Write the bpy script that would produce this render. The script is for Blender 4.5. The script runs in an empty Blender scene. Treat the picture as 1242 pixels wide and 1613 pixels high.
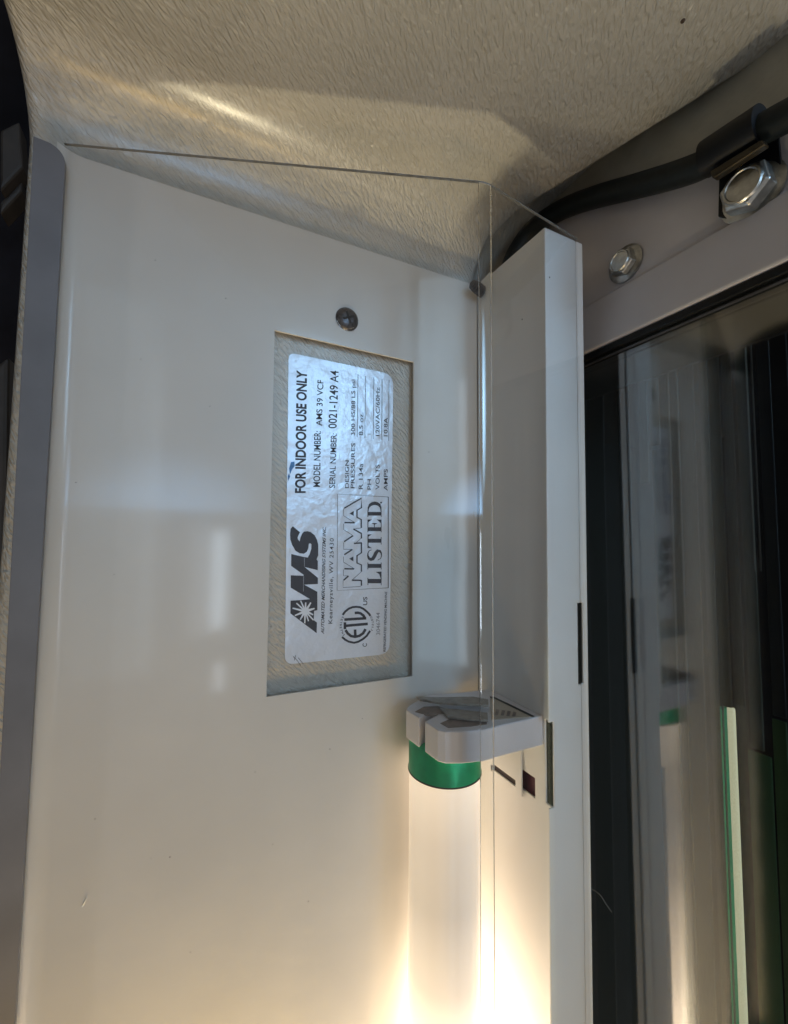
import bpy, bmesh, math, random
import numpy as np
from mathutils import Vector, Matrix
from mathutils.geometry import tessellate_polygon
random.seed(4)
S = bpy.context.scene
C = S.collection

# ---------------------------------------------------------------- camera (solved from the photograph's vanishing points)
F, CX, CY = 665.0, 621.0, 806.5
up = np.array([725 - CX, 9500 + CY, -F]); up /= np.linalg.norm(up)
ax = np.array([1990 - CX, -(868 - CY), -F]); ax -= up * (ax @ up); ax /= np.linalg.norm(ax)
ay = np.cross(up, ax); ay /= np.linalg.norm(ay)
R = np.array([ax, ay, up])
cam = bpy.data.objects.new('camera', bpy.data.cameras.new('camera'))
C.objects.link(cam); S.camera = cam
cam.data.sensor_fit = 'VERTICAL'; cam.data.sensor_height = 24.0
cam.data.lens = 24.0 * F / 1613.0
cam.data.clip_start = 0.005; cam.data.clip_end = 50
cam.matrix_world = Matrix([list(R[i]) + [0] for i in range(3)] + [[0, 0, 0, 1]])

def ray(x, y):
    return R @ np.array([x - CX, -(y - CY), -F])
def at(x, y, axis, v):                    # the point of the plane axis=v that shows at photo pixel x, y
    r = ray(x, y); return Vector(r * (v / r[axis]))

# ---------------------------------------------------------------- world and lamps
W = bpy.data.worlds.new('World'); S.world = W; W.use_nodes = True
W.node_tree.nodes['Background'].inputs[0].default_value = (0.80, 0.78, 0.76, 1)
W.node_tree.nodes['Background'].inputs[1].default_value = 0.235
S.view_settings.view_transform = 'Standard'; S.view_settings.look = 'None'
S.view_settings.exposure = 0.35; S.view_settings.gamma = 1
S.cycles.use_denoising = True
S.cycles.max_bounces = 10; S.cycles.transparent_max_bounces = 24
S.cycles.caustics_reflective = False; S.cycles.caustics_refractive = False

def area(name, loc, target, sx, sy, power, col):
    l = bpy.data.lights.new(name, 'AREA'); l.shape = 'RECTANGLE'; l.size = sx; l.size_y = sy
    l.energy = power; l.color = col
    o = bpy.data.objects.new(name, l); C.objects.link(o); o.location = loc
    o.rotation_euler = (Vector(target) - Vector(loc)).to_track_quat('-Z', 'Y').to_euler()
    return o
# daylight from the room behind the camera: a doorway and a narrow bright door gap, plus added unseen fills
lw = area('post_fill_light', (0.56, -1.40, 0.55), (0.225, 0.165, 0.05), 0.40, 0.80, 0.22, (0.36, 0.68, 1.0)); lw.data.spread = math.radians(24)  # unseen cool beam added to brighten the channel post's near face
area('doorway_light', (-0.19, -1.74, 0.75), (-0.19, 0.2, 0.75), 0.24, 2.7, 1.7, (0.56, 0.82, 1.0))
area('door_slit_light', (-0.085, -1.73, 0.10), (-0.085, 0.2, 0.10), 0.04, 1.4, 0.26, (0.75, 0.88, 1.0))
area('door_gap_light', (0.155, -1.76, -0.20), (0.155, 0.2, -0.20), 0.055, 0.46, 0.85, (0.70, 0.85, 1.0))
area('door_halo_fill_light', (0.115, -1.77, -0.21), (0.115, 0.2, -0.21), 0.13, 0.52, 0.42, (0.72, 0.85, 1.0))  # added dim light for the soft halo beside the door gap's reflection
area('door_foot_light', (0.165, -1.76, -0.66), (0.165, 0.2, -0.66), 0.03, 0.13, 0.13, (0.78, 0.88, 1.0))
area('cove_fill_light', (0.25, -0.80, -1.75), (0.10, 0.2, 0.19), 1.5, 0.14, 2.4, (1.0, 0.98, 0.94))  # unseen low light added to raise a highlight along the cove
lw = area('panel_fill_light', (-0.10, -1.30, 0.26), (-0.10, 0.2, 0.24), 1.3, 0.32, 0.15, (0.30, 0.60, 1.0)); lw.data.spread = math.radians(20)  # unseen blue beam added to cool the upper part of the panel
# unseen warm fills added low: one in front of the panel, one inside the lamp corner
lw = area('lower_fill_light', (-0.05, -0.35, -1.05), (-0.05, 0.22, -0.42), 0.60, 0.16, 0.55, (1.0, 0.55, 0.03)); lw.data.spread = math.radians(50)
lw = area('corner_fill_light', (0.035, 0.201, -0.62), (0.06, 0.203, 0.2), 0.06, 0.016, 0.30, (0.95, 0.82, 0.54)); lw.data.spread = math.radians(70)

# ---------------------------------------------------------------- materials
def newmat(name):
    m = bpy.data.materials.new(name); m.use_nodes = True
    nt = m.node_tree; return m, nt, nt.nodes['Principled BSDF']
def link(nt, a, b): nt.links.new(a, b)
def mat(name, col, rough=0.5, metal=0.0, coat=0.0, var=0.06, vscale=60, bump=0.0, bscale=900, spec=0.5, rv=.12, cr=.05):
    m, nt, b = newmat(name)
    b.inputs['Metallic'].default_value = metal
    b.inputs['Coat Weight'].default_value = coat; b.inputs['Coat Roughness'].default_value = cr
    b.inputs['Specular IOR Level'].default_value = spec
    tc = nt.nodes.new('ShaderNodeTexCoord')
    n = nt.nodes.new('ShaderNodeTexNoise'); n.inputs['Scale'].default_value = vscale; n.inputs['Detail'].default_value = 5
    link(nt, tc.outputs['Object'], n.inputs['Vector'])
    r = nt.nodes.new('ShaderNodeValToRGB')
    lo = [c * (1 - var) for c in col]; hi = [min(1, c * (1 + var)) for c in col]
    r.color_ramp.elements[0].position = .3; r.color_ramp.elements[1].position = .7
    r.color_ramp.elements[0].color = (*lo, 1); r.color_ramp.elements[1].color = (*hi, 1)
    link(nt, n.outputs['Fac'], r.inputs['Fac']); link(nt, r.outputs['Color'], b.inputs['Base Color'])
    rr = nt.nodes.new('ShaderNodeMapRange'); rr.inputs['To Min'].default_value = rough * (1 - rv); rr.inputs['To Max'].default_value = min(1, rough * (1 + rv))
    link(nt, n.outputs['Fac'], rr.inputs['Value']); link(nt, rr.outputs['Result'], b.inputs['Roughness'])
    if bump:
        n2 = nt.nodes.new('ShaderNodeTexNoise'); n2.inputs['Scale'].default_value = bscale; n2.inputs['Detail'].default_value = 3
        link(nt, tc.outputs['Object'], n2.inputs['Vector'])
        bp = nt.nodes.new('ShaderNodeBump'); bp.inputs['Strength'].default_value = 1; bp.inputs['Distance'].default_value = bump
        link(nt, n2.outputs['Fac'], bp.inputs['Height']); link(nt, bp.outputs['Normal'], b.inputs['Normal'])
    return m

def emit(name, col, st):
    m, nt, b = newmat(name)
    b.inputs['Base Color'].default_value = (*col, 1); b.inputs['Emission Color'].default_value = (*col, 1)
    b.inputs['Emission Strength'].default_value = st; b.inputs['Roughness'].default_value = .3
    return m

def liner_mat():
    m, nt, b = newmat('embossed_plastic')
    uv = nt.nodes.new('ShaderNodeUVMap'); uv.uv_map = 'UVMap'
    sep = nt.nodes.new('ShaderNodeSeparateXYZ'); link(nt, uv.outputs['UV'], sep.inputs[0])
    def noise(scale, rot, stretch, detail=1.4, dist=0.4):
        mp = nt.nodes.new('ShaderNodeMapping'); mp.vector_type = 'TEXTURE'
        mp.inputs['Rotation'].default_value = (0, 0, rot); mp.inputs['Scale'].default_value = (1, stretch, 1)
        link(nt, uv.outputs['UV'], mp.inputs['Vector'])
        n = nt.nodes.new('ShaderNodeTexNoise'); n.inputs['Scale'].default_value = scale
        n.inputs['Detail'].default_value = detail; n.inputs['Distortion'].default_value = dist
        link(nt, mp.outputs['Vector'], n.inputs['Vector']); return n.outputs['Fac']
    wall = noise(760, math.radians(-6), 1.7, 1.6, 0.5)
    ceil = noise(700, math.radians(45), 3.2, 1.2, 0.35)
    blend = nt.nodes.new('ShaderNodeMapRange'); blend.interpolation_type = 'SMOOTHSTEP'
    blend.inputs['From Min'].default_value = 0.17; blend.inputs['From Max'].default_value = 0.26
    link(nt, sep.outputs['Y'], blend.inputs['Value'])
    mx = nt.nodes.new('ShaderNodeMix'); mx.data_type = 'FLOAT'
    link(nt, blend.outputs['Result'], mx.inputs[0]); link(nt, wall, mx.inputs[2]); link(nt, ceil, mx.inputs[3])
    sh = nt.nodes.new('ShaderNodeMapRange'); sh.interpolation_type = 'SMOOTHSTEP'
    sh.inputs['From Min'].default_value = .28; sh.inputs['From Max'].default_value = .74
    link(nt, mx.outputs[0], sh.inputs['Value'])
    bp = nt.nodes.new('ShaderNodeBump'); bp.inputs['Strength'].default_value = 1; bp.inputs['Distance'].default_value = .00060
    link(nt, sh.outputs['Result'], bp.inputs['Height']); link(nt, bp.outputs['Normal'], b.inputs['Normal'])
    big = noise(22, 0, 1, 4, 0)
    cr = nt.nodes.new('ShaderNodeValToRGB'); cr.color_ramp.elements[0].position = .3; cr.color_ramp.elements[1].position = .7
    cr.color_ramp.elements[0].color = (.45, .425, .375, 1); cr.color_ramp.elements[1].color = (.51, .48, .425, 1)
    link(nt, big, cr.inputs['Fac']); link(nt, cr.outputs['Color'], b.inputs['Base Color'])
    b.inputs['Roughness'].default_value = .32
    b.inputs['Coat Weight'].default_value = .8; b.inputs['Coat Roughness'].default_value = .24
    return m

def clear_sheet(name, refl_rough=.06, tint=(1, 1, 1), ior=1.49):
    m = bpy.data.materials.new(name); m.use_nodes = True; nt = m.node_tree; nt.nodes.clear()
    out = nt.nodes.new('ShaderNodeOutputMaterial'); mix = nt.nodes.new('ShaderNodeMixShader')
    t = nt.nodes.new('ShaderNodeBsdfTransparent'); t.inputs[0].default_value = (*tint, 1)
    g = nt.nodes.new('ShaderNodeBsdfGlossy'); g.inputs['Roughness'].default_value = refl_rough
    fr = nt.nodes.new('ShaderNodeFresnel'); ge = nt.nodes.new('ShaderNodeNewGeometry')
    io = nt.nodes.new('ShaderNodeMapRange'); io.inputs['To Min'].default_value = ior; io.inputs['To Max'].default_value = 1 / ior   # same reflectance from either side of the thin sheet
    link(nt, ge.outputs['Backfacing'], io.inputs['Value']); link(nt, io.outputs['Result'], fr.inputs['IOR'])
    tc = nt.nodes.new('ShaderNodeTexCoord')
    n = nt.nodes.new('ShaderNodeTexNoise'); n.inputs['Scale'].default_value = 25; link(nt, tc.outputs['Object'], n.inputs['Vector'])
    bp = nt.nodes.new('ShaderNodeBump'); bp.inputs['Strength'].default_value = .15; bp.inputs['Distance'].default_value = .0006
    link(nt, n.outputs['Fac'], bp.inputs['Height']); link(nt, bp.outputs['Normal'], g.inputs['Normal'])
    link(nt, fr.outputs[0], mix.inputs[0]); link(nt, t.outputs[0], mix.inputs[1]); link(nt, g.outputs[0], mix.inputs[2])
    link(nt, mix.outputs[0], out.inputs[0]); return m

def solid_clear(name):
    m, nt, b = newmat(name)
    b.inputs['Base Color'].default_value = (.97, .98, .97, 1); b.inputs['Roughness'].default_value = .04
    b.inputs['Transmission Weight'].default_value = 1; b.inputs['IOR'].default_value = 1.49
    return m

def tube_mat():
    # a lit fluorescent tube: phosphor glow along its length, weak next to the end cap
    m, nt, b = newmat('lit_phosphor_tube')
    b.inputs['Base Color'].default_value = (.82, .78, .74, 1); b.inputs['Roughness'].default_value = .16
    tc = nt.nodes.new('ShaderNodeTexCoord'); sp = nt.nodes.new('ShaderNodeSeparateXYZ'); link(nt, tc.outputs['Object'], sp.inputs[0])
    r = nt.nodes.new('ShaderNodeValToRGB'); mr = nt.nodes.new('ShaderNodeMapRange')
    mr.inputs['From Min'].default_value = -.12; mr.inputs['From Max'].default_value = -.36
    link(nt, sp.outputs['Z'], mr.inputs['Value']); link(nt, mr.outputs['Result'], r.inputs['Fac'])
    e = r.color_ramp.elements; e[0].position = 0; e[0].color = (.22, .22, .22, 1); e[1].position = 1; e[1].color = (3, 3, 3, 1)
    for p, v in ((.12, .14), (.25, .12), (.40, .24), (.52, .55), (.66, .95), (.80, 1.9)):
        q = r.color_ramp.elements.new(p); q.color = (v, v, v, 1)
    ml = nt.nodes.new('ShaderNodeMath'); ml.operation = 'MULTIPLY'; ml.inputs[1].default_value = 2.4
    # its far side, turned to the corner behind it, is the bright one
    ge = nt.nodes.new('ShaderNodeNewGeometry'); dt = nt.nodes.new('ShaderNodeVectorMath'); dt.operation = 'DOT_PRODUCT'
    dt.inputs[1].default_value = (.70, .71, 0); link(nt, ge.outputs['Normal'], dt.inputs[0])
    sd = nt.nodes.new('ShaderNodeMapRange'); sd.interpolation_type = 'SMOOTHSTEP'
    for k, v in (('From Min', -.15), ('From Max', .75), ('To Min', 1.0), ('To Max', 2.4)): sd.inputs[k].default_value = v
    link(nt, dt.outputs['Value'], sd.inputs['Value'])
    m2 = nt.nodes.new('ShaderNodeMath'); m2.operation = 'MULTIPLY'
    link(nt, r.outputs['Color'], ml.inputs[0]); link(nt, ml.outputs[0], m2.inputs[0]); link(nt, sd.outputs['Result'], m2.inputs[1])
    link(nt, m2.outputs[0], b.inputs['Emission Strength'])
    b.inputs['Emission Color'].default_value = (1.0, .77, .53, 1)
    return m

M = {
 'panel': mat('white_gloss_paint', (.62, .605, .58), .34, coat=.5, var=.05, vscale=16, bump=.00011, bscale=130, rv=.45, cr=.085),
 'channel': mat('white_channel_paint', (.86, .86, .85), .38, coat=.2, var=.03, vscale=30, bump=.00003, bscale=400),
 'frame': mat('white_frame_paint', (.66, .62, .63), .40, coat=.15, var=.04, vscale=35, bump=.00003, bscale=500),
 'trim': mat('grey_blue_trim', (.145, .150, .172), .42, var=.12, vscale=40, bump=.00002, bscale=700),
 'liner': liner_mat(),
 'paper': mat('silver_label_film', (.70, .75, .84), .30, metal=.3, var=.05, vscale=45, bump=.0005, bscale=150),
 'ink': mat('black_ink', (.018, .02, .035), .5, var=.2, vscale=300),
 'faint_ink': mat('faded_ink', (.25, .28, .33), .5, var=.2, vscale=300),
 'blue_ink': mat('blue_marker', (.05, .20, .48), .5, var=.35, vscale=400),
 'white_print': mat('silver_print', (.74, .79, .88), .4, var=.03),
 'holder': mat('white_plastic', (.68, .66, .68), .42, var=.03, vscale=80, bump=.00002),
 'holder_print': mat('brown_print', (.20, .15, .12), .5, var=.4, vscale=220),
 'green': mat('green_metal_cap', (.0, .40, .15), .30, metal=.35, var=.16, vscale=120, bump=.00003, bscale=500),
 'tube': tube_mat(),
 'brass': mat('brass_pin', (.75, .6, .3), .3, metal=1),
 'contact': mat('dull_contact_metal', (.26, .235, .20), .38, metal=.4, var=.3, vscale=260),
 'steel': mat('zinc_steel', (.55, .55, .53), .32, metal=1, var=.25, vscale=250, bump=.00008, bscale=700),
 'dark_steel': mat('dark_screw_steel', (.07, .065, .07), .34, metal=.8, var=.5, vscale=500, bump=.0001, bscale=900),
 'scratch': mat('bare_scratch', (.55, .53, .52), .35, metal=.6, var=.4, vscale=900),
 'rubber': mat('black_rubber', (.010, .014, .015), .5, var=.25, vscale=200, bump=.00006, bscale=900, spec=.3),
 'clampmetal': mat('dull_clamp_metal', (.055, .045, .030), .45, metal=.7, var=.3, vscale=200),
 'black': mat('black_plastic', (.007, .008, .010), .45, var=.3, vscale=120, spec=.3),
 'dark': mat('recess_shade', (.010, .010, .012), .8, var=.3),  # near-black colour stands in for shade inside slot and screw cross
 'spacer': mat('dull_spacer', (.10, .10, .11), .45, metal=.5, var=.2),
 'clear': clear_sheet('clear_acrylic'),
 'bend': solid_clear('clear_acrylic_bend'),
 'edge': mat('sawn_acrylic_edge', (.20, .20, .19), .45, var=.25, vscale=300),
 'glass': clear_sheet('door_glass', .072, (.78, .82, .80), 2.9),
 'exterior': mat('dark_exterior', (.010, .010, .013), .9, var=.5, vscale=14, spec=.05),
 'brownrib': mat('dark_brown_rib', (.022, .018, .016), .6, var=.4, vscale=60),
 'fibre': mat('pale_fibre', (.8, .8, .78), .6, var=.05),
 'speck': mat('brown_speck', (.05, .03, .02), .7, var=.2),
}

# ---------------------------------------------------------------- helpers
def link_obj(name, me, m, parent=None):
    o = bpy.data.objects.new(name, me); C.objects.link(o)
    if m is not None: me.materials.append(m)
    if parent is not None: o.parent = parent
    return o
def obj(name, bm, m, parent=None, smooth=None, bevel=0, seg=2):
    bmesh.ops.recalc_face_normals(bm, faces=bm.faces)
    me = bpy.data.meshes.new(name); bm.to_mesh(me); bm.free()
    o = link_obj(name, me, m, parent)
    if smooth is not None:
        for p in me.polygons: p.use_smooth = True
        me.set_sharp_from_angle(angle=math.radians(smooth))
    if bevel:
        b = o.modifiers.new('bevel', 'BEVEL'); b.width = bevel; b.segments = seg; b.limit_method = 'ANGLE'; b.angle_limit = math.radians(35)
        b.harden_normals = False
    return o
def tag(o, label, cat, group=None, kind=None):
    o['label'] = label; o['category'] = cat
    if group: o['group'] = group
    if kind: o['kind'] = kind
    return o
def empty(name, loc, label, cat, group=None):
    o = bpy.data.objects.new(name, None); C.objects.link(o)
    # things are built in place; the Empty marks the base and its parts keep world coordinates
    o['label'] = label; o['category'] = cat; o.empty_display_size = .01
    if group: o['group'] = group
    o.location = loc
    return o
def under(o, parent):                      # parent while keeping world position
    o.parent = parent; o.matrix_parent_inverse = Matrix.Translation(-Vector(parent.location)); return o
def box(bm, lo, hi):
    x0, y0, z0 = lo; x1, y1, z1 = hi
    v = [bm.verts.new(p) for p in ((x0,y0,z0),(x1,y0,z0),(x1,y1,z0),(x0,y1,z0),(x0,y0,z1),(x1,y0,z1),(x1,y1,z1),(x0,y1,z1))]
    for f in ((0,1,2,3),(4,7,6,5),(0,4,5,1),(1,5,6,2),(2,6,7,3),(3,7,4,0)): bm.faces.new([v[i] for i in f])
def boxo(name, lo, hi, m, parent=None, bevel=0):
    bm = bmesh.new(); box(bm, lo, hi); return obj(name, bm, m, parent, bevel=bevel)
def prism(bm, pts, d):                     # pts: 3D polygon, d: extrusion vector
    d = Vector(d); a = [bm.verts.new(Vector(p)) for p in pts]; b = [bm.verts.new(Vector(p) + d) for p in pts]
    bm.faces.new(a); bm.faces.new(b[::-1]); n = len(a)
    for i in range(n): bm.faces.new((a[i], a[(i+1)%n], b[(i+1)%n], b[i]))
def prismo(name, pts, d, m, parent=None, bevel=0, smooth=None):
    bm = bmesh.new(); prism(bm, pts, d); return obj(name, bm, m, parent, bevel=bevel, smooth=smooth)
def holed(bm, us, ws, holes, place, thick):
    """plate over the grid us x ws without the cells in holes; place(u, w, depth) gives the point"""
    V = {}
    def v(i, j, k):
        if (i, j, k) not in V: V[(i, j, k)] = bm.verts.new(place(us[i], ws[j], thick * k))
        return V[(i, j, k)]
    cells = {(i, j) for i in range(len(us)-1) for j in range(len(ws)-1)} - set(holes)
    for (i, j) in cells:
        bm.faces.new((v(i,j,0), v(i+1,j,0), v(i+1,j+1,0), v(i,j+1,0)))
        bm.faces.new((v(i,j,1), v(i,j+1,1), v(i+1,j+1,1), v(i+1,j,1)))
        for (di, dj, a, b) in ((-1,0,(i,j),(i,j+1)), (1,0,(i+1,j),(i+1,j+1)), (0,-1,(i,j),(i+1,j)), (0,1,(i,j+1),(i+1,j+1))):
            if (i+di, j+dj) not in cells:
                bm.faces.new((v(*a,0), v(*b,0), v(*b,1), v(*a,1)))
def tube(bm, pts, rad, n=12, cap=True):
    pts = [Vector(p) for p in pts]; rings = []; prev = None
    for i, p in enumerate(pts):
        t = (pts[min(i+1, len(pts)-1)] - pts[max(i-1, 0)]).normalized()
        if prev is None: u = t.orthogonal().normalized()
        else: u = (prev - t * prev.dot(t)).normalized()
        prev = u; w = t.cross(u); r = rad[i] if isinstance(rad, (list, tuple)) else rad
        rings.append([bm.verts.new(p + (u * math.cos(2*math.pi*k/n) + w * math.sin(2*math.pi*k/n)) * r) for k in range(n)])
    for a, b in zip(rings, rings[1:]):
        for k in range(n): bm.faces.new((a[k], a[(k+1)%n], b[(k+1)%n], b[k]))
    if cap: bm.faces.new(rings[0][::-1]); bm.faces.new(rings[-1])
def lathe(bm, prof, centre, axis, n=32):   # prof: (radius, height along axis)
    axis = Vector(axis).normalized(); u = axis.orthogonal().normalized(); w = axis.cross(u); c = Vector(centre)
    rings = []
    for r, h in prof:
        if r == 0: rings.append([bm.verts.new(c + axis * h)])
        else: rings.append([bm.verts.new(c + axis*h + (u*math.cos(2*math.pi*k/n) + w*math.sin(2*math.pi*k/n))*r) for k in range(n)])
    for a, b in zip(rings, rings[1:]):
        for k in range(n):
            q = [a[k % len(a)], a[(k+1) % len(a)], b[(k+1) % len(b)], b[k % len(b)]]
            q = list(dict.fromkeys(q))
            if len(q) > 2: bm.faces.new(q)
    return rings
def smooth_path(pts, n=8):                 # Catmull-Rom
    P = [Vector(p) for p in pts]; P = [2*P[0]-P[1]] + P + [2*P[-1]-P[-2]]; out = []
    for i in range(1, len(P)-2):
        a, b, c, d = P[i-1:i+3]
        for k in range(n):
            t = k / n
            out.append(.5*((2*b) + (c-a)*t + (2*a-5*b+4*c-d)*t*t + (3*b-a-3*c+d)*t**3))
    out.append(P[-2]); return out

# ================================================================ SETTING
YP, YW = .2200, .2242            # metal panel front, liner wall
CH, CR = .2050, .0330            # ceiling height, cove radius
# ---- liner: wall, cove and ceiling in one moulded sheet
def profile(s):                  # arc length from z=-.42 up -> (Y, z, outward normal dir y,z)
    zt = CH - CR; L0 = zt + .42; L1 = L0 + CR * math.pi / 2
    if s < L0: return YW, -.42 + s, 1, 0
    if s < L1:
        a = (s - L0) / CR; return YW - CR + CR*math.cos(a), zt + CR*math.sin(a), math.cos(a), math.sin(a)
    return YW - CR - (s - L1), CH, 0, 1
L0 = CH - CR + .42; L1 = L0 + CR * math.pi / 2; LMAX = L1 + .165
def hit(px, py):                 # where a photo ray meets the liner profile
    r = ray(px, py); best = None
    lo, hi = .3, LMAX
    def g(s):
        y, z, _, _ = profile(s); return r[1]*z - r[2]*y
    N = 4000; pv = g(lo); 
    for i in range(1, N+1):
        s = lo + (hi-lo)*i/N; v = g(s)
        if pv * v <= 0:
            y, z, _, _ = profile(s); return s, r[0] * (y / r[1])
        pv = v
    return None
edge_px = [(736, 470), (741, 440), (752, 405), (768, 378), (800, 343), (840, 313), (900, 277), (1000, 214), (1100, 152), (1242, 62)]
edge = sorted(h for h in (hit(*p) for p in edge_px) if h)
edge = [(0.0, edge[0][1])] + edge + [(LMAX, edge[-1][1] + .03)]
def xedge(s):
    for (a, xa), (b, xb) in zip(edge, edge[1:]):
        if a <= s <= b: return xa + (xb - xa) * (s - a) / max(1e-9, b - a)
    return edge[-1][1]
XL = -.0640
ss = [i * .03 for i in range(int(L0/.03))] + [L0 - .004 + (L1 - L0 + .008) * k / 22 for k in range(23)] + [L1 + .004 + .012*k for k in range(1, 14)]
ss = sorted(x for x in ss if x < LMAX)
rollR = [(0, 0)] + [(.016*t, .020*t*t*(3 - 2*t)) for t in (.12, .24, .36, .5, .65, .8, 1)] + [(.022, .0205), (.075, .0205)]
rollL = [(.005*math.sin(a), .005*(1-math.cos(a))) for a in (1.5708, 1.2, .9, .6, .3)]
bm = bmesh.new(); uvl = bm.loops.layers.uv.new('UVMap'); rows = []
for s in ss:
    y, z, ny, nz = profile(s); xr = xedge(s); row = []
    XL = -.0640 - .0038 * min(1, max(0, (s - L0) / (L1 - L0)))
    row.append((XL - .005, .035)); row += [(XL - dx, dn) for dx, dn in rollL]
    row += [(XL + (xr - XL) * k / 18, 0) for k in range(19)]
    row += [(xr + dx, dn) for dx, dn in rollR[1:]]
    rows.append([(bm.verts.new((x, y + ny*dn, z + nz*dn)), (x + (dn if x > 0 else -dn), s)) for x, dn in row])
for a, b in zip(rows, rows[1:]):
    for k in range(len(a)-1):
        q = (a[k], a[k+1], b[k+1], b[k]); f = bm.faces.new([v for v, _ in q])
        for lp, (_, t) in zip(f.loops, q): lp[uvl].uv = t
liner = obj('liner_shell', bm, M['liner'], smooth=60)
tag(liner, 'beige embossed plastic cabinet liner curving from the back wall into the ceiling', 'cabinet liner')
sp = hit(1076, 33); y, z, _, _ = profile(sp[0])
bm = bmesh.new(); lathe(bm, [(0, .0006), (.0007, .0004), (.0009, 0)], (sp[1], y, z), (0, 0, -1), 8); obj('speck', bm, M['speck'], liner)
bm = bmesh.new()
gl = [at(22 + random.uniform(-1.5, 1.5), yy, 1, .231) for yy in (460, 466, 471, 477, 483)]

# ---- sheet metal shell that closes the cabinet above and behind the liner
sh = boxo('cabinet_roof', (-.068, .03, .262), (.60, .335, .268), M['exterior']); sh['kind'] = 'structure'
sh = boxo('cabinet_back', (-.060, .330, -.60), (.60, .336, .2615), M['exterior']); sh['kind'] = 'structure'
# ---- dark surroundings left of the machine
bg = boxo('background_wall', (-1.6, .50, -1.6), (-.02, .52, 1.6), M['exterior']); bg['kind'] = 'structure'
bg = boxo('side_wall', (-1.12, -.75, -1.6), (-1.10, .50, 1.6), M['exterior']); bg['kind'] = 'structure'
rb = [((0, 205), (30, 190), (36, 262), (0, 300)), ((0, 318), (34, 283), (34, 300), (0, 337))]
for k, q in enumerate(rb):
    o = prismo('dark_rail', [at(*p, 1, .44 + .01*k) for p in q], (0, .02, 0), M['brownrib'], bevel=.002)
    tag(o, ('wide dark brown rail behind the upper left edge of the liner', 'narrow slanting dark rail beneath the wide one behind the liner edge')[k], 'rail')
o = prismo('dark_post', [at(-40, 600, 1, .30), at(14, 560, 1, .30), at(0, 1640, 1, .30), at(-60, 1640, 1, .30)], (0, .03, 0), M['brownrib'], bevel=.002)
tag(o, 'dark brown upright post behind the grey edge trim at lower left', 'post')

# ================================================================ METAL PANEL
px0, px1 = at(105, 250, 1, YP), None
XP0, XP1 = -.0560, .1668
ztop = at(765, 455, 1, YP).z
ZB = -.42
cut = [at(433, 520, 1, YP), at(652, 570, 1, YP), at(650, 1065, 1, YP), at(420, 1098, 1, YP)]
panel = empty('metal_panel', (XP0, YP, ZB), 'glossy white metal panel with a rectangular cut-out showing the label behind', 'panel')
# the sheet bends towards the viewer along its left end
us = [XP0 - .0002 + .0092*k/8 for k in range(9)] + [.02, (cut[0].x+cut[3].x)/2, (cut[1].x+cut[2].x)/2, .14, XP1]
ws = [ZB, -.3, -.2, (cut[2].z+cut[3].z)/2, (cut[0].z+cut[1].z)/2, ztop]
hole = {(us.index((cut[0].x+cut[3].x)/2), 3)}
cz = {3: (cut[3].z, cut[2].z), 4: (cut[0].z, cut[1].z)}
def pplace(u, w, d):
    y = YP + d
    t = (XP0 + .009 - u) / .009
    if t > 0: y -= .0044 * t * t
    z = w; x = u
    if u == us[10] and w == ws[3]: x, z = cut[3].x, cut[3].z
    if u == us[10] and w == ws[4]: x, z = cut[0].x, cut[0].z
    if u == us[11] and w == ws[3]: x, z = cut[2].x, cut[2].z
    if u == us[11] and w == ws[4]: x, z = cut[1].x, cut[1].z
    # the top edge and the left end follow the slight lean of the sheet
    if w == ztop: z = ztop + (x - .1742) * .006
    if u < XP0 + .0095: x += (ztop - w) * .0085
    return (x, y, z)
bm = bmesh.new(); holed(bm, us, ws, hole, pplace, .0012)
under(obj('sheet', bm, M['panel'], smooth=30), panel)
# dark round-headed screw
sc = at(547, 503, 1, YP)
bm = bmesh.new()
lathe(bm, [(0, .0026), (.003, .0025), (.0052, .0018), (.0066, .0006), (.0068, 0)], sc, (0, -1, 0), 28)
scr = under(obj('screw', bm, M['dark_steel'], smooth=40), panel)
scr['label'] = 'dark round screw head with scratched rim'
for ang in (.4, .4 + math.pi/2):
    d = Vector((math.cos(ang), 0, math.sin(ang))); n = Vector((-d.z, 0, d.x))
    bm = bmesh.new(); c = sc + Vector((0, -.00255, 0))
    prism(bm, [c + d*.0034 + n*.0006, c - d*.0034 + n*.0006, c - d*.0034 - n*.0006, c + d*.0034 - n*.0006], (0, -.00022, 0))
    q = obj('recess', bm, M['dark'], scr); q.matrix_parent_inverse = scr.matrix_world.inverted() if False else Matrix.Identity(4)
for k in range(7):                               # bright scratches round the rim
    a0 = random.uniform(2.6, 5.6); rr = .0058 + random.uniform(-.0006, .0016); ln = random.uniform(.25, .7)
    bm = bmesh.new(); pts = []
    for i in range(6):
        a = a0 + ln*i/5; yo = -.0003 if rr > .0066 else -(.0028 - .0021*((rr-.003)/.0036))
        pts.append(sc + Vector((rr*math.cos(a), yo, rr*math.sin(a))))
    tube(bm, pts, .00014, 5); q = obj('scratch', bm, M['scratch'], scr)
for (sx, sy) in ((571,1132),(245,410),(331,640),(180,905),(402,1216),(238,1352),(268,1350),(486,1420),(150,1290),(300,1500),(520,1180),(222,566),(676,712),(356,470),(120,760),(430,1330)):
    bm = bmesh.new(); rr = random.uniform(.00014, .00030); lathe(bm, [(0, .0002), (rr*.7, .00015), (rr, 0)], at(sx, sy, 1, YP), (0, -1, 0), 7); under(obj('speck', bm, M['speck']), panel)
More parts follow.
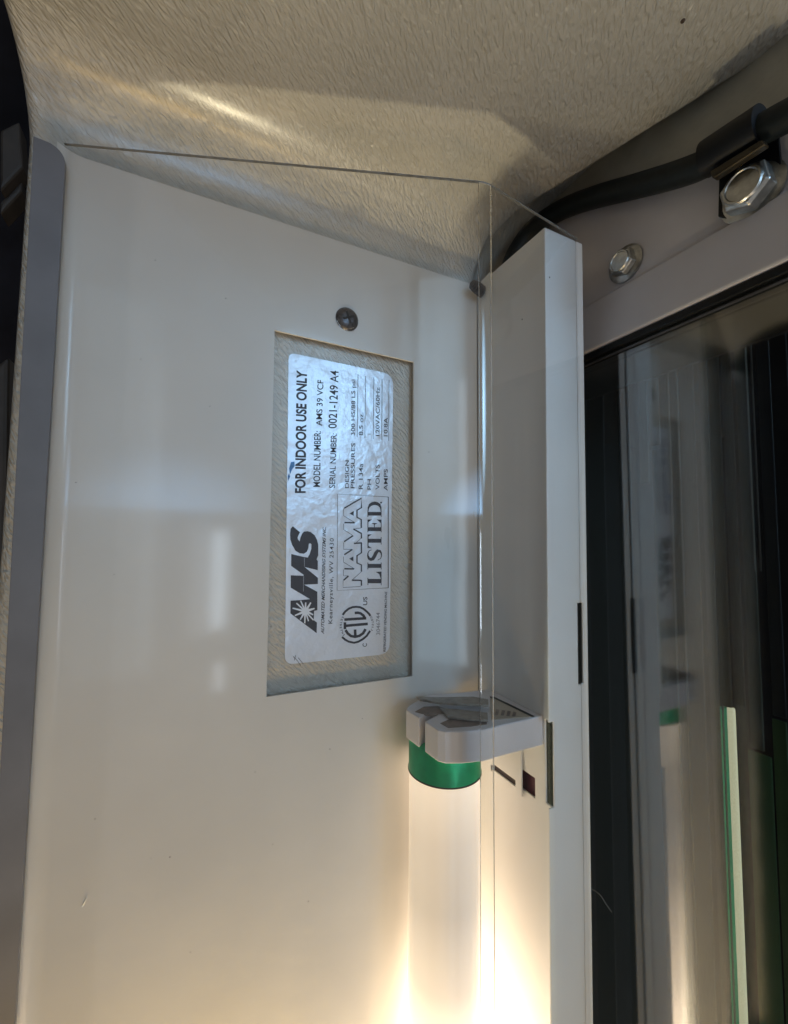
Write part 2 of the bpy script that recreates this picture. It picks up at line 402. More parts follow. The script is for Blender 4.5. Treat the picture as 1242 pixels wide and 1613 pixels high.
# grey trim strip along the left end
tl, tr = at(53, 214, 1, .2125), at(103.5, 249, 1, .2125)
bl_, br_ = at(-22, 1640, 1, .2125), at(22, 1640, 1, .2125)
r_ = .0072
arc = [Vector((tr.x - r_ + r_*math.sin(a), .2125, tl.z - .0005 - r_ + r_*math.cos(a) * 1.02)) for a in [math.pi/2*k/8 for k in range(9)]]
tp = [bl_, br_] + arc[::-1] + [tl + Vector((.0016, 0, -.0002)), tl]
trim = prismo('edge_trim', tp, (0, .0024, 0), M['trim'], bevel=.0002)
under(trim, panel); trim['label'] = 'slate grey trim strip with a rounded top corner'

# ================================================================ RATING LABEL
YL = YW - .0006
lab = [at(455, 555, 1, YL), at(620, 590, 1, YL), at(614, 1030, 1, YL), at(449, 1047, 1, YL)]
def rounded(poly, r, n=6):
    out = []
    for i, p in enumerate(poly):
        a = (poly[i-1] - p).normalized(); b = (poly[(i+1) % len(poly)] - p).normalized()
        rr = r[i] if isinstance(r, (list, tuple)) else r
        for k in range(n+1):
            t = k/n; q = p + a*rr*(1-t)**2 + b*rr*t**2
            out.append(q)
    return out
label = empty('rating_label', lab[3], 'silver rating label printed FOR INDOOR USE ONLY, stuck inside the panel cut-out', 'label')
under(prismo('label_film', rounded(lab, [.004, .007, .0065, .0045]), (0, .0003, 0), M['paper']), label)
YI = YL - .00010
def li(px, py): return at(px, py, 1, YI)
def flat(name, polys, m, dy=0):                 # flat print: polygons of photo pixels laid on the label
    bm = bmesh.new()
    for p in polys:
        vs = [bm.verts.new(li(*q) + Vector((0, -dy, 0))) for q in p]
        if len(p) == 4: bm.faces.new(vs)
        else:
            for t in tessellate_polygon([[Vector((q[0], q[1], 0)) for q in p]]): bm.faces.new([vs[i] for i in t])
    for f in bm.faces:
        f.normal_update()
        if f.normal.y > 0: f.normal_flip()
    me = bpy.data.meshes.new(name); bm.to_mesh(me); bm.free()
    return under(link_obj(name, me, m), label)
def stroke(pts, w):                             # a mitred polyline of width w (pixels) -> quads
    out = []; n = len(pts); L = []; Rr = []
    for i in range(n):
        a = pts[max(0, i-1)]; b = pts[min(n-1, i+1)]
        dx, dy = b[0]-a[0], b[1]-a[1]; l = math.hypot(dx, dy) or 1; nx, ny = -dy/l, dx/l
        ww = w[i] if isinstance(w, (list, tuple)) else w
        L.append((pts[i][0]+nx*ww/2, pts[i][1]+ny*ww/2)); Rr.append((pts[i][0]-nx*ww/2, pts[i][1]-ny*ww/2))
    for i in range(n-1): out.append([L[i], L[i+1], Rr[i+1], Rr[i]])
    return out
Z3 = lambda x, y: (400 + x/4.14, 480 + y/4.14)
D1 = lambda x, y: (440 + x/8.96, 820 + y/8.96)
D2 = lambda x, y: (525 + x/9.49, 770 + y/9.49)
D3 = lambda x, y: (525 + x/11.29, 920 + y/11.29)
font = None
def text(s, bl, br, tl, m='ink', bold=0.008, shear=0.0, space=1.0, name='text_line'):
    """one printed line: its baseline runs from pixel bl to br, capitals reach up to pixel tl"""
    cu = bpy.data.curves.new(name, 'FONT'); cu.body = s; cu.size = 1; cu.offset = bold; cu.shear = shear; cu.space_character = space
    cu.resolution_u = 4
    o = bpy.data.objects.new(name, cu); C.objects.link(o)
    dg = bpy.context.evaluated_depsgraph_get()
    me = bpy.data.meshes.new_from_object(o.evaluated_get(dg))
    bpy.data.objects.remove(o)
    xs = [v.co.x for v in me.vertices]; x0, x1 = min(xs), max(xs); cap = .70
    if len(s) == 1 and x1 - x0 < .3: x0, x1 = x0 - .12, x1 + .12
    a, b, c = li(*bl), li(*br), li(*tl)
    for v in me.vertices:
        p = a + (b - a) * ((v.co.x - x0) / (x1 - x0)) + (c - a) * (v.co.y / cap)
        v.co = p
    me.materials.clear()
    bm = bmesh.new(); bm.from_mesh(me)
    for f in bm.faces:
        f.normal_update()
        if f.normal.y > 0: f.normal_flip()
    bm.to_mesh(me); bm.free()
    return under(link_obj(name, me, M[m]), label)
T = lambda s, a, b, c, **k: text(s, Z3(*a), Z3(*b), Z3(*c), **k)
T('FOR INDOOR USE ONLY', (335, 1228), (345, 434), (270, 1228), bold=.034)
T('MODEL NUMBER:', (432, 1188), (438, 826), (388, 1188), bold=.012)
T('AMS 39 VCF', (444, 790), (455, 492), (405, 790), bold=.012)
T('SERIAL NUMBER:', (530, 1195), (541, 840), (492, 1195), bold=.012)
T('0021-1249 A4', (540, 806), (553, 432), (486, 806), bold=.012)
T('DESIGN', (620, 1196), (621, 1016), (595, 1196))
T('PRESSURES', (657, 1197), (661, 903), (632, 1197))
T('300 HS/88 LS psi', (660, 852), (662, 488), (635, 852))
T('R 134a', (711, 1203), (713, 1036), (684, 1203))
T('8.5 oz.', (712, 852), (715, 703), (686, 852))
T('PH', (765, 1206), (766, 1138), (741, 1206))
T('1', (764, 850), (764, 838), (742, 850))
T('VOLTS', (820, 1206), (821, 1043), (794, 1206))
T('120VAC/60Hz', (820, 856), (822, 540), (795, 856))
T('AMPS', (873, 1213), (874, 1072), (848, 1213))
T('10.8A', (873, 858), (874, 737), (848, 858))
for a, b in (((675, 862), (680, 455)), ((725, 870), (730, 464)), ((780, 876), (784, 473)), ((835, 882), (838, 486)), ((880, 888), (883, 491))):
    flat('rule_line', stroke([Z3(*a), Z3(*b)], .75), M['ink'])
flat('ink_smudge', [[Z3(*p) for p in ((266, 1022), (268, 1052), (252, 1072), (236, 1108), (231, 1068), (243, 1026))],
                    [Z3(*p) for p in ((238, 1120), (226, 1150), (222, 1118), (230, 1100))]], M['blue_ink'])
# maker's logo
logo = [(162,1130),(300,1122),(438,1110),(165,948),(165,772),(345,780),(345,765),(170,640),(172,472),(350,514),(405,522),(432,470),(455,400),
        (457,335),(440,320),(420,328),(412,390),(392,440),(350,468),(290,462),(230,425),(185,345),(158,265),(155,185),(163,115),(195,80),
        (295,165),(262,235),(265,265),(290,295),(302,240),(325,185),(350,156),(400,150),(445,160),(500,205),(535,270),(553,340),(553,490),
        (530,548),(547,572),(545,700),(360,655),(548,808),(548,895),(355,905),(540,1005),(540,1265),(495,1275),(490,1405),(535,1440),(530,1590),(160,1310)]
flat('logo', [[D1(*p) for p in logo]], M['ink'])
cx_, cy_ = 370, 1280; star = []
tips = [(500,1240),(480,1330),(485,1405),(415,1420),(362,1450),(298,1398),(222,1340),(190,1235),(245,1165),(303,1130),(375,1155),(448,1155)]
tips.sort(key=lambda p: math.atan2(p[1]-cy_, p[0]-cx_))
for i, p in enumerate(tips):
    a = math.atan2(p[1]-cy_, p[0]-cx_); q = tips[(i+1) % len(tips)]; b = math.atan2(q[1]-cy_, q[0]-cx_)
    if b < a: b += 2*math.pi
    star.append((p[0] + 9*math.sin(a), p[1] - 9*math.cos(a))); star.append((p[0] - 9*math.sin(a), p[1] + 9*math.cos(a)))
    m_ = (a+b)/2; star.append((cx_ + 52*math.cos(m_), cy_ + 52*math.sin(m_)))
flat('starburst', [[D1(*p) for p in star]], M['white_print'], .00008)
flat('logo_crease', [q for pl in (((345, 785), (342, 1000)), ((357, 525), (357, 650))) for q in stroke([D1(*p) for p in pl], .9)], M['faint_ink'], .00008)
text('AUTOMATED MERCHANDISING SYSTEMS INC.', D1(635, 1603), D1(660, 92), D1(590, 1598), bold=.018, shear=.25)
text('Kearneysville, WV 25430', D1(750, 1455), D1(771, 252), D1(694, 1455), space=1.15)
# listing mark with outlined letters
flat('mark_border', stroke([D2(825,122), D2(68,78), D2(60,1520), D2(825,1480)], .75) + stroke([D2(825,1484), D2(825,118)], 1.3), M['ink'])
thin = [((155,320),(155,400),(335,512)), ((158,520),(158,610),(285,690)), ((158,800),(158,905),(290,905)), ((155,1015),(155,1095),(320,1195)),
        ((155,1205),(155,1300),(230,1300)), ((150,1372),(150,1475),(415,1460)), ((280,1368),(425,1237)), ((350,800),(422,738)), ((300,600),(412,588)), ((170,285),(155,320))]
thick = [((170,505),(322,508)), ((300,700),(165,790)), ((290,905),(168,985)), ((168,1195),(315,1197)), ((232,1302),(156,1368)), ((282,1366),(420,1368)),
         ((424,1362),(424,1450)), ((424,1238),(424,1138),(358,1108),(358,1000),(424,955),(424,808)), ((432,808),(312,816)),
         ((424,742),(424,668),(304,600)), ((422,586),(422,460),(358,425),(358,320),(424,282),(424,140),(172,287))]
polys = []
for t in thin: polys += stroke([D2(*p) for p in t], .75)
for t in thick: polys += stroke([D2(*p) for p in t], 2.3)
polys += [[D2(245,370), D2(310,330), D2(310,405)], [D2(240,1045), D2(305,1010), D2(305,1085)]]
flat('outlined_letters', polys, M['ink'])
def rect(x0, x1, y0, y1): return [D2(x0, y0), D2(x1, y0), D2(x1, y1), D2(x0, y1)]
sl = []
sl += [rect(520,724,1348,1412), rect(515,527,1330,1440), rect(714,725,1238,1440), [D2(724,1236), D2(636,1242), D2(690,1275), D2(714,1348), D2(724,1348)]]
sl += [rect(520,724,1122,1182), rect(515,527,1102,1205), rect(714,725,1102,1205)]
sl += stroke([D2(*p) for p in ((575,912),(540,925),(522,960),(520,1000),(535,1040),(565,1055),(595,1045),(620,1005),(640,960),(668,925),(700,930),(720,960),(724,1000),(712,1040),(668,1066))],
             [1,1.2,1.6,2.6,4.2,5.2,5.6,5.6,5.6,5.0,3.8,2.4,1.6,1.2,1])
sl += [rect(520,724,747,806), rect(515,530,682,885), rect(714,725,722,832), [D2(515,682), D2(580,680), D2(530,715)], [D2(515,885), D2(580,888), D2(530,852)]]
sl += [rect(520,724,574,634), rect(515,527,460,650), rect(714,725,460,650), [D2(515,460), D2(582,458), D2(527,500)], [D2(725,460), D2(655,458), D2(714,515)],
       rect(612,624,512,574), [D2(578,512), D2(668,512), D2(624,534), D2(612,534)]]
sl += [rect(520,724,345,400), rect(515,527,330,420), rect(714,725,330,420)]
sl += stroke([D2(*p) for p in ((521,345),(530,280),(555,240),(590,222),(622,216),(655,222),(690,240),(712,280),(719,345))], [1.2,2.6,4.6,5.4,5.6,5.4,4.6,2.6,1.2])
sl += [[D2(718+14*math.cos(a), 206+14*math.sin(a)) for a in [2*math.pi*k/10 for k in range(10)]]]
flat('serif_letters', sl, M['ink'])
# round test mark
ring = [((170,550),(215,490),(280,438),(345,412),(410,405),(480,412),(540,440),(600,490),(640,530),(665,568)),
        ((160,940),(215,990),(280,1025),(375,1045),(450,1025),(530,980),(600,920),(660,830))]
flat('ring_mark', [q for t in ring for q in stroke([D3(*p) for p in t], 3.3)], M['ink'])
et = [((222,818),(262,880),(320,925),(390,938),(470,920),(535,875),(578,800)), ((392,808),(396,930)), ((211,680),(211,802)), ((215,743),(618,708)),
      ((200,633),(590,608)), ((570,612),(540,560),(490,522),(440,510),(385,514))]
flat('mark_letters', [q for t in et for q in stroke([D3(*p) for p in t], 4.2)], M['ink'])
text('US', D3(606, 376), D3(608, 228), D3(533, 376), bold=.015)
text('C', D3(600, 1116), D3(601, 1054), D3(525, 1116), bold=.015)
def arc_text(s, c, rx, ry, a0, a1, h, flip):
    for k, ch in enumerate(s):
        a = a0 + (a1-a0)*k/(len(s)-1); p = (c[0]+rx*math.cos(a), c[1]+ry*math.sin(a))
        t = (math.sin(a), -math.cos(a)) if flip else (-math.sin(a), math.cos(a))
        if not flip: t = (-t[0], -t[1])
        n = (t[1], -t[0])
        if flip is None: pass
        w = 17
        b = (p[0]-t[0]*w, p[1]-t[1]*w); e = (p[0]+t[0]*w, p[1]+t[1]*w)
        text(ch, D3(*b), D3(*e), D3(b[0]+n[0]*h, b[1]+n[1]*h), bold=.01, name='arc_letter')
arc_text('INTERTEK', (410, 735), 292, 300, math.radians(143), math.radians(209), 38, True)
arc_text('LISTED', (405, 720), 285, 290, math.radians(17), math.radians(-25), -34, False)
text('3046744', D3(836, 905), D3(832, 508), D3(770, 905), m='faint_ink')
text('REFRIGERATED VENDING MACHINE', D3(935, 1202), D3(962, 138), D3(893, 1200), bold=.012)
# crease and lint at the label's foot
for k, pl in enumerate((((462,1034),(468,1040),(474,1048)), ((466,1032),(464,1040)), ((470,1036),(478,1046)))):
    bm = bmesh.new(); tube(bm, [li(*p) + Vector((0, -.0002, 0)) for p in pl], .00012, 5); under(obj('scuff', bm, M['ink']), label)

# ================================================================ WHITE CHANNEL POST (right end of the panel)
XC, YC = .1670, .1605
def onC(px, py): return at(px, py, 0, XC)
def onF(px, py): return at(px, py, 1, YC)
lean = -.0075                                   # X drift per metre going down, as measured
post = empty('channel_post', (XC, YC, ZB), 'white folded metal channel post between the lamp corner and the dark glass', 'post')
# inner face (faces the lamp), with a rectangular opening
o0, o1 = at(822, 1207, 0, XC), at(843, 1256, 0, XC)
sl0, sl1 = onF(862, 1140).z, onF(868, 1274).z
ys = [YC + .0004, YC + .0045, min(o0.y, o1.y), max(o0.y, o1.y) + .006, YP - .0004]
zs = [ZB, o1.z - .0005, sl1, o0.z - .0015, sl0, ztop + .0002]
bm = bmesh.new(); holed(bm, ys, zs, {(2, 1), (2, 2), (0, 2), (0, 3)}, lambda u, w, d: (XC + d, u, w), .0012)
under(obj('inner_face', bm, M['channel'], bevel=.0004), post)
under(boxo('dark_opening', (XC + .0028, ys[2] - .002, zs[1] - .002), (XC + .0040, ys[3] + .004, zs[3] + .004), mat('maroon_recess', (.14, .012, .035), .4, var=.6)), post)
# near face with a slot at its left corner
s0, s1 = onF(862, 1140), onF(868, 1274)
q0, q1 = onF(914, 950), onF(914, 1078)
xs = [XC, XC + .0034, .1884, .1903]; zs2 = [ZB, s1.z, s0.z, q1.z, q0.z, ztop + .0002]
bm = bmesh.new(); holed(bm, xs, zs2, {(0, 1), (2, 3)}, lambda u, w, d: (u + (ztop - w) * lean, YC + d, w), .0012)
under(obj('near_face', bm, M['channel'], bevel=.0006), post)
under(boxo('slot_dark_insert', (XC + .0013, YC + .0030, s1.z - .004), (XC + .009, YC + .0055, s0.z + .004), M['dark']), post)  # dark insert standing in for the unlit hollow behind the slot
# outer strip with a slot along the seam
q0, q1 = onF(914, 950), onF(914, 1078)
xs = [.1911, .1926, .1964]; zs3 = [ZB, q1.z, q0.z, at(912, 381, 1, YC).z + .0004]
bm = bmesh.new(); holed(bm, xs, zs3, {(0, 1)}, lambda u, w, d: (u + (ztop - w) * lean, YC + .0005 + d, w), .0012)
under(obj('outer_strip', bm, M['channel'], bevel=.0005), post)
bm = bmesh.new(); box(bm, (.1868, YC + .0020, ZB), (.1940, YC + .0030, ztop - .002))
for v in bm.verts: v.co.x += (ztop - v.co.z) * lean
under(obj('seam_dark_insert', bm, M['black']), post)  # black insert in place of the shade inside the seam
bm = bmesh.new(); box(bm, (.1905 , YC + .002, ZB), (.1960, YC + .040, zs3[3] - .002))
for v in bm.verts: v.co.x += (ztop - v.co.z) * lean
under(obj('return_flange', bm, M['channel']), post)
# bent-out tab with its slot
t0, t1 = at(775, 1180, 0, XC - .002), at(822, 1256, 0, XC - .002)
a0, a1 = at(778, 1207, 0, XC - .002), at(812, 1236, 0, XC - .002)
ys = [t1.y, a1.y, a0.y, a0.y + .008]; zs = [t1.z, (a0.z + a1.z)/2 - .0016, (a0.z + a1.z)/2 + .0016, at(815, 1176, 0, XC - .002).z + .004]
bm = bmesh.new(); holed(bm, ys, zs, {(1, 1)}, lambda u, w, d: (XC - .002 + d + max(0, (w - zs[2]))*.05, u + (.0012 if (u == ys[0] and w == zs[3]) else 0), w), .0010)
under(obj('tab', bm, M['channel'], bevel=.0003), post)
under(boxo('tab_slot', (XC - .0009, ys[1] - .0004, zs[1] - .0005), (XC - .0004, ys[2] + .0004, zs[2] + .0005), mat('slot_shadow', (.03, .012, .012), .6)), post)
# thread of a screw poking through near the panel's top corner
sp_ = at(758, 466, 0, XC - .0005)
sp_ = Vector((XC, .2125, ztop - .0085))
bm = bmesh.new(); prof = []
for k in range(15):
    t = k/14; prof.append(((.0040 if k % 2 else .0028) * (1 - .35*t**3), t*.0120))
prof.append((0, .0130)); prof = [(0, 0)] + prof
lathe(bm, prof, sp_, (-1, -.18, .12), 16)
q = under(obj('screw_tip', bm, M['dark_steel'], smooth=30), post); q['label'] = 'dark threaded screw tip poking through'
for p in ((866, 437), (823, 503), (865, 1215)):
    w = onF(*p); bm = bmesh.new(); lathe(bm, [(0, .0003), (.0003, .0002), (.0004, 0)], w if p[0] > 857 else onC(*p), (0, -1, 0) if p[0] > 857 else (-1, 0, 0), 8); under(obj('speck', bm, M['speck']), post)

# ================================================================ LAMP
TX, TY, TR = .1268, .1962, .0190
capz0, capz1 = -.1205, -.1030
tubeo = empty('lamp_tube', (TX, TY, -.5), 'glowing fluorescent tube with a green end cap, standing behind clear plastic', 'lamp tube')
bm = bmesh.new(); lathe(bm, [(TR - .0004, -.60), (TR - .0004, -.20), (TR - .0004, capz0 + .001)], (TX, TY, 0), (0, 0, 1), 56)
under(obj('glass_tube', bm, M['tube'], smooth=60), tubeo)
bm = bmesh.new(); lathe(bm, [(TR - .0006, capz0 - .0002), (TR + .0002, capz0), (TR + .0002, capz0 + .0008), (TR, capz0 + .0014), (TR, capz1 - .0012), (TR - .0012, capz1), (0, capz1)], (TX, TY, 0), (0, 0, 1), 64)
cap = under(obj('end_cap', bm, M['green'], smooth=50), tubeo); cap['label'] = 'green metal end cap'
bm = bmesh.new(); lathe(bm, [(TR + .00005, capz0 - .0004), (TR + .0004, capz0 - .0002), (TR + .0004, capz0 + .0004), (TR + .00005, capz0 + .0006)], (TX, TY, 0), (0, 0, 1), 64)
under(obj('cap_rim', bm, mat('dark_rim', (.03, .05, .03), .5, metal=.4), smooth=60), tubeo)
for s in (-1, 1):
    bm = bmesh.new(); lathe(bm, [(.0012, 0), (.0012, .007), (0, .0076)], (TX - .004 - .003, TY - .006*s - .002, capz1 - .0005), (0, 0, 1), 12)
    under(obj('pin', bm, M['brass'], smooth=40), tubeo)

hz0, hz1 = -.1040, -.0893
hold = empty('lamp_holder', (XC, .19, hz0), 'white plastic lamp holder gripping the top of the tube, fixed to the channel', 'lamp holder')
HP = [at(x, y, 2, hz1) for x, y in ((843, 1130), (760, 1149), (728, 1152), (702, 1152), (690, 1149), (640, 1117), (645, 1111), (672, 1094), (720, 1091), (775, 1097))]
HP[0] = Vector((XC - .0002, HP[0].y, hz1)); HP[-1] = Vector((XC - .0002, .2085, hz1))
HP[1] = Vector((HP[1].x, HP[1].y, hz1))
HP = [p if p.y < .2180 else Vector((p.x, .2180, hz1)) for p in HP]
# body is two lobes with a slot on the left face for the tube pins
def lerp(a, b, t): return a + (b - a) * t
sA, sB = lerp(HP[4], HP[5], .38), lerp(HP[4], HP[5], .56)
inn = Vector((.010, .004, 0))
body = HP[:5] + [sA, sA + inn, sB + inn, sB] + HP[5:]
dn = Vector((0, 0, hz0 - hz1))
under(prismo('body', body, dn, M['holder'], bevel=.0006), hold)
cen = sum(HP, Vector()) / len(HP)
def onT(px, py, h=.0004): return at(px, py, 2, hz1 + h)
# raised contact bridge and printed marks on the top face
for nm, pts, mt, hh in (
    ('contact_slot', [(654,1121),(668,1113),(690,1112),(712,1119),(700,1124),(672,1126)], 'holder_print', .0002),
    ('contact_slot', [(694,1139),(712,1131),(745,1127),(768,1127),(768,1140),(742,1144),(706,1146)], 'holder_print', .0002),
    ('contact_bridge', [(656,1097),(690,1098),(745,1097),(772,1101),(772,1110),(720,1108),(690,1106),(662,1101)], 'contact', .0040),
    ('contact_bridge', [(694,1115),(722,1117),(770,1122),(770,1133),(740,1132),(706,1128)], 'contact', .0020),
    ('printed_label', [(776,1099),(800,1107),(842,1128),(806,1131),(776,1133)], 'printpaper', .0003)):
    if mt == 'printpaper' and mt not in M: M[mt] = mat('tan_paper', (.40, .33, .25), .6, var=.15)
    under(prismo(nm, [onT(*p, h=hh) for p in pts], (0, 0, -.0012 if hh > .001 else -.0006), M[mt], bevel=.0002 if hh > .001 else 0), hold)
# lettering blocks on the tan print (too small to read)
for k in range(4):
    x0 = 782 + k*9; p = [onT(x0, 1117 + k*1.2, .0005), onT(x0 + 5, 1118 + k*1.2, .0005), onT(x0 + 3, 1126 + k*.7, .0005), onT(x0 - 2, 1126 + k*.7, .0005)]
    under(prismo('print_mark', p, (0, 0, -.0001), M['holder_print']), hold)
under(prismo('print_border', [onT(776, 1096, .0006), onT(843, 1128, .0006), onT(839, 1129, .0006), onT(776, 1098.5, .0006)], (0, 0, -.0001), M['black']), hold)

# ================================================================ CLEAR PLASTIC LAMP COVER
P0, P1, P2 = Vector((-.0545, .2178, 0)), Vector((.1207, .1521, 0)), Vector((.1902, .1592, 0))
cover = empty('lamp_cover', (P1.x, P1.y, ZB), 'bent clear plastic cover over the lamp corner, thin dark edge on top', 'lamp cover')
zt = ztop + .0004; th = .0010
d1 = (P1 - P0).normalized(); d2 = (P2 - P1).normalized()
n1 = Vector((d1.y, -d1.x, 0)); n2 = Vector((d2.y, -d2.x, 0))   # towards the viewer
rB = .0034
A_, B_ = P1 - d1*rB, P1 + d2*rB
def sheet(name, a, b, na, nb, m, z0, z1, seg=1):
    bm = bmesh.new()
    prism(bm, [(a.x, a.y, z0), (b.x, b.y, z0), (b.x - nb.x*th, b.y - nb.y*th, z0), (a.x - na.x*th, a.y - na.y*th, z0)], (0, 0, z1 - z0))
    return under(obj(name, bm, m), cover)
sheet('front_sheet', P0, A_, n1, n1, M['clear'], ZB, zt)
sheet('side_sheet', B_, P2, n2, n2, M['clear'], ZB, zt)
bend_o, bend_i = [], []
for k in range(9):
    t = k/8; p = A_*(1-t)**2 + P1*2*t*(1-t) + B_*t**2; n = (n1*(1-t) + n2*t).normalized()
    bend_o.append(p + n*.0001); bend_i.append(p - n*(th + .0001))
bm = bmesh.new(); prism(bm, [(p.x, p.y, ZB) for p in bend_o + bend_i[::-1]], (0, 0, zt - ZB))
under(obj('bend', bm, M['bend'], smooth=40), cover)
# sawn top edge
top_o = [P0] + [p for p in bend_o] + [P2]; top_i = [P0 - n1*th] + bend_i + [P2 - n2*th]
bm = bmesh.new(); prism(bm, [(p.x, p.y, zt + .0001) for p in top_o + top_i[::-1]], (0, 0, .0003))
under(obj('top_edge', bm, M['edge']), cover)

# ================================================================ DOOR FRAME, GLASS
XW = .2120
zb1 = at(925, 480, 0, XW).z; zb2 = .5*(at(925, 562, 0, XW - .005).z + at(1242, 400, 0, XW - .005).z)
zb1 = .5*(zb1 + at(1242, 310, 0, XW).z)
Y0, Y1 = .065, .30
frame = empty('door_frame', (XW, Y1, zb2), 'white painted metal door frame carrying two bolts above the dark glass', 'door frame')
bm = bmesh.new()
prism(bm, [(XW, Y0, .261), (XW, Y0, zb1 + .0015), (XW - .0015, Y0, zb1 - .0005), (XW - .0055, Y0, zb2 + .0012), (XW - .0045, Y0, zb2), (XW + .014, Y0, zb2), (XW + .014, Y0, .261)], (0, Y1 - Y0, 0))
under(obj('frame_rail', bm, M['frame'], bevel=.0008), frame)
ue = [at(x, y, 0, XW - .0004) for x, y in ((1290, 166), (1242, 190), (1160, 236), (1060, 284), (930, 320), (880, 342), (838, 372), (812, 408))]
us_ = [Vector((XW - .0022, Y0 + .001, .2600))] + [Vector((XW - .0022, max(Y0 + .001, p.y), p.z)) for p in ue if p.y < Y1 - .02] + [Vector((XW - .0022, Y1 - .02, ue[-1].z + .012)), Vector((XW - .0022, Y1 - .02, .2600))]
under(prismo('shade_strip', us_, (.0018, 0, 0), mat('shade_olive', (.40, .375, .305), .5, var=.15, bump=.0001, bscale=500)), frame)  # tinted strip standing in for the shade between liner and frame
def hexbolt(px_top, r_flange, r_hex, h, parent, label):
    tip = at(*px_top, 0, XW - h); c = Vector((XW, tip.y, tip.z))
    bm = bmesh.new(); lathe(bm, [(0, .0012), (r_flange*.80, .0020), (r_flange, .0011), (r_flange, 0)], c, (-1, 0, 0), 36)
    o = under(obj('bolt', bm, M['steel'], smooth=35), parent); o['label'] = label
    bm = bmesh.new(); rings = []
    for r, hh in ((r_hex, .0012), (r_hex, h*.78), (r_hex*.86, h*.95)):
        rings.append([bm.verts.new(c + Vector((-hh, r*math.cos(a), r*math.sin(a)))) for a in [math.pi/3*k + .35 for k in range(6)]])
    for a, b in zip(rings, rings[1:]):
        for k in range(6): bm.faces.new((a[k], a[(k+1)%6], b[(k+1)%6], b[k]))
    bm.faces.new(rings[-1])
    q = obj('hex_head', bm, M['steel'], o, bevel=.0004); 
    bm = bmesh.new(); lathe(bm, [(0, h*.96 + .0001), (r_hex*.60, h*.96 + .0001), (r_hex*.64, h*.96 + .0006), (r_hex*.72, h*.96 + .0006), (r_hex*.78, h*.93)], c, (-1, 0, 0), 32)
    q = obj('head_face', bm, M['steel'], o, smooth=40)
    return o
hexbolt((975, 411), .0098, .0074, .0062, frame, 'small silver flange bolt nearest the channel post')

XG = .2106
door = empty('glass_door', (XG, Y0, ZB), 'dark glass door pane with black gasket, reflecting the lamp corner', 'glass door')
bm = bmesh.new(); box(bm, (XG, Y0, ZB), (XG + .004, Y1, zb2 + .004)); under(obj('glass_pane', bm, M['glass']), door)
under(boxo('gasket', (XG - .0032, Y0, zb2 - .0042), (XG - .0002, Y1, zb2 - .0002), M['black'], bevel=.0008), door)
under(boxo('gasket_lip', (XG - .0016, Y0, zb2 - .0066), (XG - .0002, Y1, zb2 - .0056), M['spacer'], bevel=.0003), door)

# ---- dark display space behind the glass
zh = at(1000, 596, 0, XG).z
for nm, lo, hi in (('display_back', (.52, Y0, ZB - .1), (.53, .33, zb2 + .02)), ('display_top', (XG + .02, Y0, zb2 + .004), (.52, .33, zb2 + .012))):
    q = boxo(nm, lo, hi, M['exterior']); q['kind'] = 'structure'
under(boxo('header_band', (XG + .0062, Y0, zh), (XG + .0090, Y1, zb2 + .003), mat('dark_grey_band', (.028, .027, .032), .5)), door)
XS = XG + .016
reflections = empty('reflection_strips', (XS, .15, ZB), 'dim upright strips of different greys added behind the dark glass in place of reflections', 'reflections')  # added strips whose colours stand in for reflections in the pane
reflection_specs = [  # photo pixels at mid height (left, right), colour, photo rows of top and foot (None: full height)
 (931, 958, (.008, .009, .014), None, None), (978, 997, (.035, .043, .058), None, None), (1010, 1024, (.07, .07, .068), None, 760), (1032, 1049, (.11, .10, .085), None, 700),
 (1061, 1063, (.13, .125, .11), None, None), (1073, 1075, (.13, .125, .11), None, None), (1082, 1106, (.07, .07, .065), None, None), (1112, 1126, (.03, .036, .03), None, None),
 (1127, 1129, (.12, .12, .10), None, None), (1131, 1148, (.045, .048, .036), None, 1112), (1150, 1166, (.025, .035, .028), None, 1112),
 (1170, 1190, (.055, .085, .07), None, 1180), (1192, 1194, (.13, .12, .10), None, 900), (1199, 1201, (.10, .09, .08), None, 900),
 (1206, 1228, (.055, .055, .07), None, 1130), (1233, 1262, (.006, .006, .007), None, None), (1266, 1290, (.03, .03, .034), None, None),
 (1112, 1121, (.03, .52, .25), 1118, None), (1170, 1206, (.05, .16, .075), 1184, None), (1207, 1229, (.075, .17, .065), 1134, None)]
for k, (xa, xb, col, ya, yb) in enumerate(reflection_specs):
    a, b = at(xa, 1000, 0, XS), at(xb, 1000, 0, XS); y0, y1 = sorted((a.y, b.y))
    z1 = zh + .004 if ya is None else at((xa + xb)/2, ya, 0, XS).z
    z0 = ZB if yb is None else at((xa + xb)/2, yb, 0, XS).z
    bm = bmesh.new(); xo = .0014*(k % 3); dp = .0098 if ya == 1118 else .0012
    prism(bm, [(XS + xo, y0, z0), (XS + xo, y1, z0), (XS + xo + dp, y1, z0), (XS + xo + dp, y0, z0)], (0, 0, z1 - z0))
    under(obj('reflection_strip', bm, mat('reflection_grey', col, .5, var=.12, vscale=25), bevel=.0004), reflections)
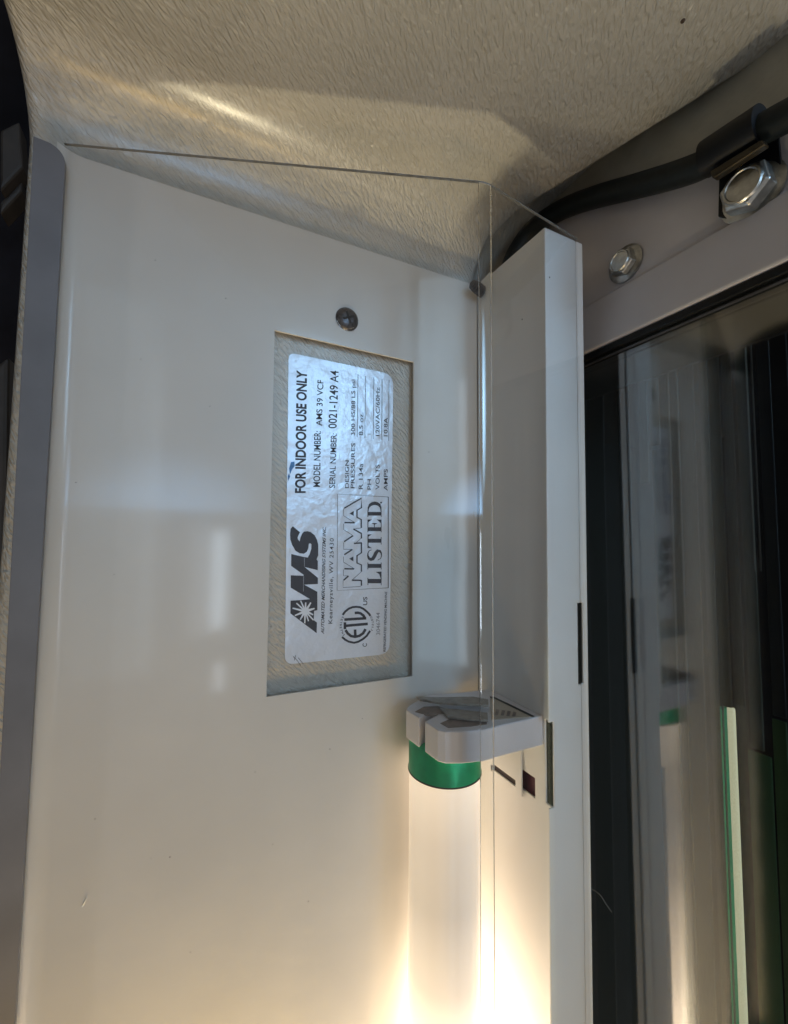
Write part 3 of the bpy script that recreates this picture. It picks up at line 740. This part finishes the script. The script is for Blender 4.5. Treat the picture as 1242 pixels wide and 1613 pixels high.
# glowing rod added to stand in for a reflected lamp
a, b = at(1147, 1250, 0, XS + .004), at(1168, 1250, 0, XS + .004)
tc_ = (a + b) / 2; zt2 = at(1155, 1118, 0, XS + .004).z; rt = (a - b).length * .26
far = empty('lamp_tube', (tc_.x, tc_.y, ZB), 'slim pale glowing rod added behind the dark glass in place of a reflected lamp', 'lamp tube')
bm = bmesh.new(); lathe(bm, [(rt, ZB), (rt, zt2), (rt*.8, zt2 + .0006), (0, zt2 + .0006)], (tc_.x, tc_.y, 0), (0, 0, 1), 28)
under(obj('glass_tube', bm, emit('reflection_glow', (.92, .84, .58), .78), smooth=50), far)

# ================================================================ CABLE AND CLAMP
cp = [(800, 430, .192), (812, 398, .198), (838, 362, .203), (880, 333, .205), (930, 313, .2055), (1000, 294, .2052), (1060, 277, .2045), (1110, 258, .203), (1160, 226, .202), (1242, 182, .202), (1330, 140, .202)]
path = smooth_path([at(x, y, 0, v) for x, y, v in cp], 8)
bm = bmesh.new(); tube(bm, path, .0059, 20); cable = obj('black_cable', bm, M['rubber'], smooth=60)
tag(cable, 'thick black rubber cable running along the ceiling edge into the clamp', 'cable')
clamp = empty('cable_clamp', at(1172, 298, 0, XW), 'black cable clamp with a big silver bolt, wrapped round the cable', 'cable clamp')
pl = [(1133, 262), (1131, 341), (1150, 347), (1190, 322), (1222, 300), (1233, 284), (1226, 205), (1190, 205)]
under(prismo('base_plate', [at(x, y, 0, XW - .0016) for x, y in pl], (.0014, 0, 0), M['black'], bevel=.0004), clamp)
ca, cb = at(1112, 251, 0, .2005), at(1200, 196, 0, .2005)
bm = bmesh.new(); tube(bm, [ca, lerp(ca, cb, .5), cb], .0076, 24); under(obj('band', bm, M['black'], smooth=40), clamp)
fl = [(1117, 270), (1200, 218), (1206, 226), (1122, 281)]
under(prismo('band_flange', [at(x, y, 0, .1965) for x, y in fl], (.0040, 0, 0), M['clampmetal'], bevel=.0008), clamp)
hexbolt((1168, 291), .0120, .0096, .0092, clamp, 'large silver flange bolt')

# ================================================================ LINT
def fibre(pts, r, label):
    bm = bmesh.new(); tube(bm, smooth_path(pts, 5), r, 5); tag(obj('fibre', bm, M['fibre']), label, 'lint fibre')
fibre([at(130, 1428, 1, YP - .0004), at(134, 1420, 1, YP - .0012), at(137, 1412, 1, YP - .0006)], .00022, 'tiny pale lint fibre stuck low on the white panel')
fibre([at(932, 1400, 0, XG - .0005), at(945, 1409, 0, XG - .0005), at(955, 1424, 0, XG - .0005), at(964, 1437, 0, XG - .0005)], .00010, 'thin curved pale hair lying on the dark glass')
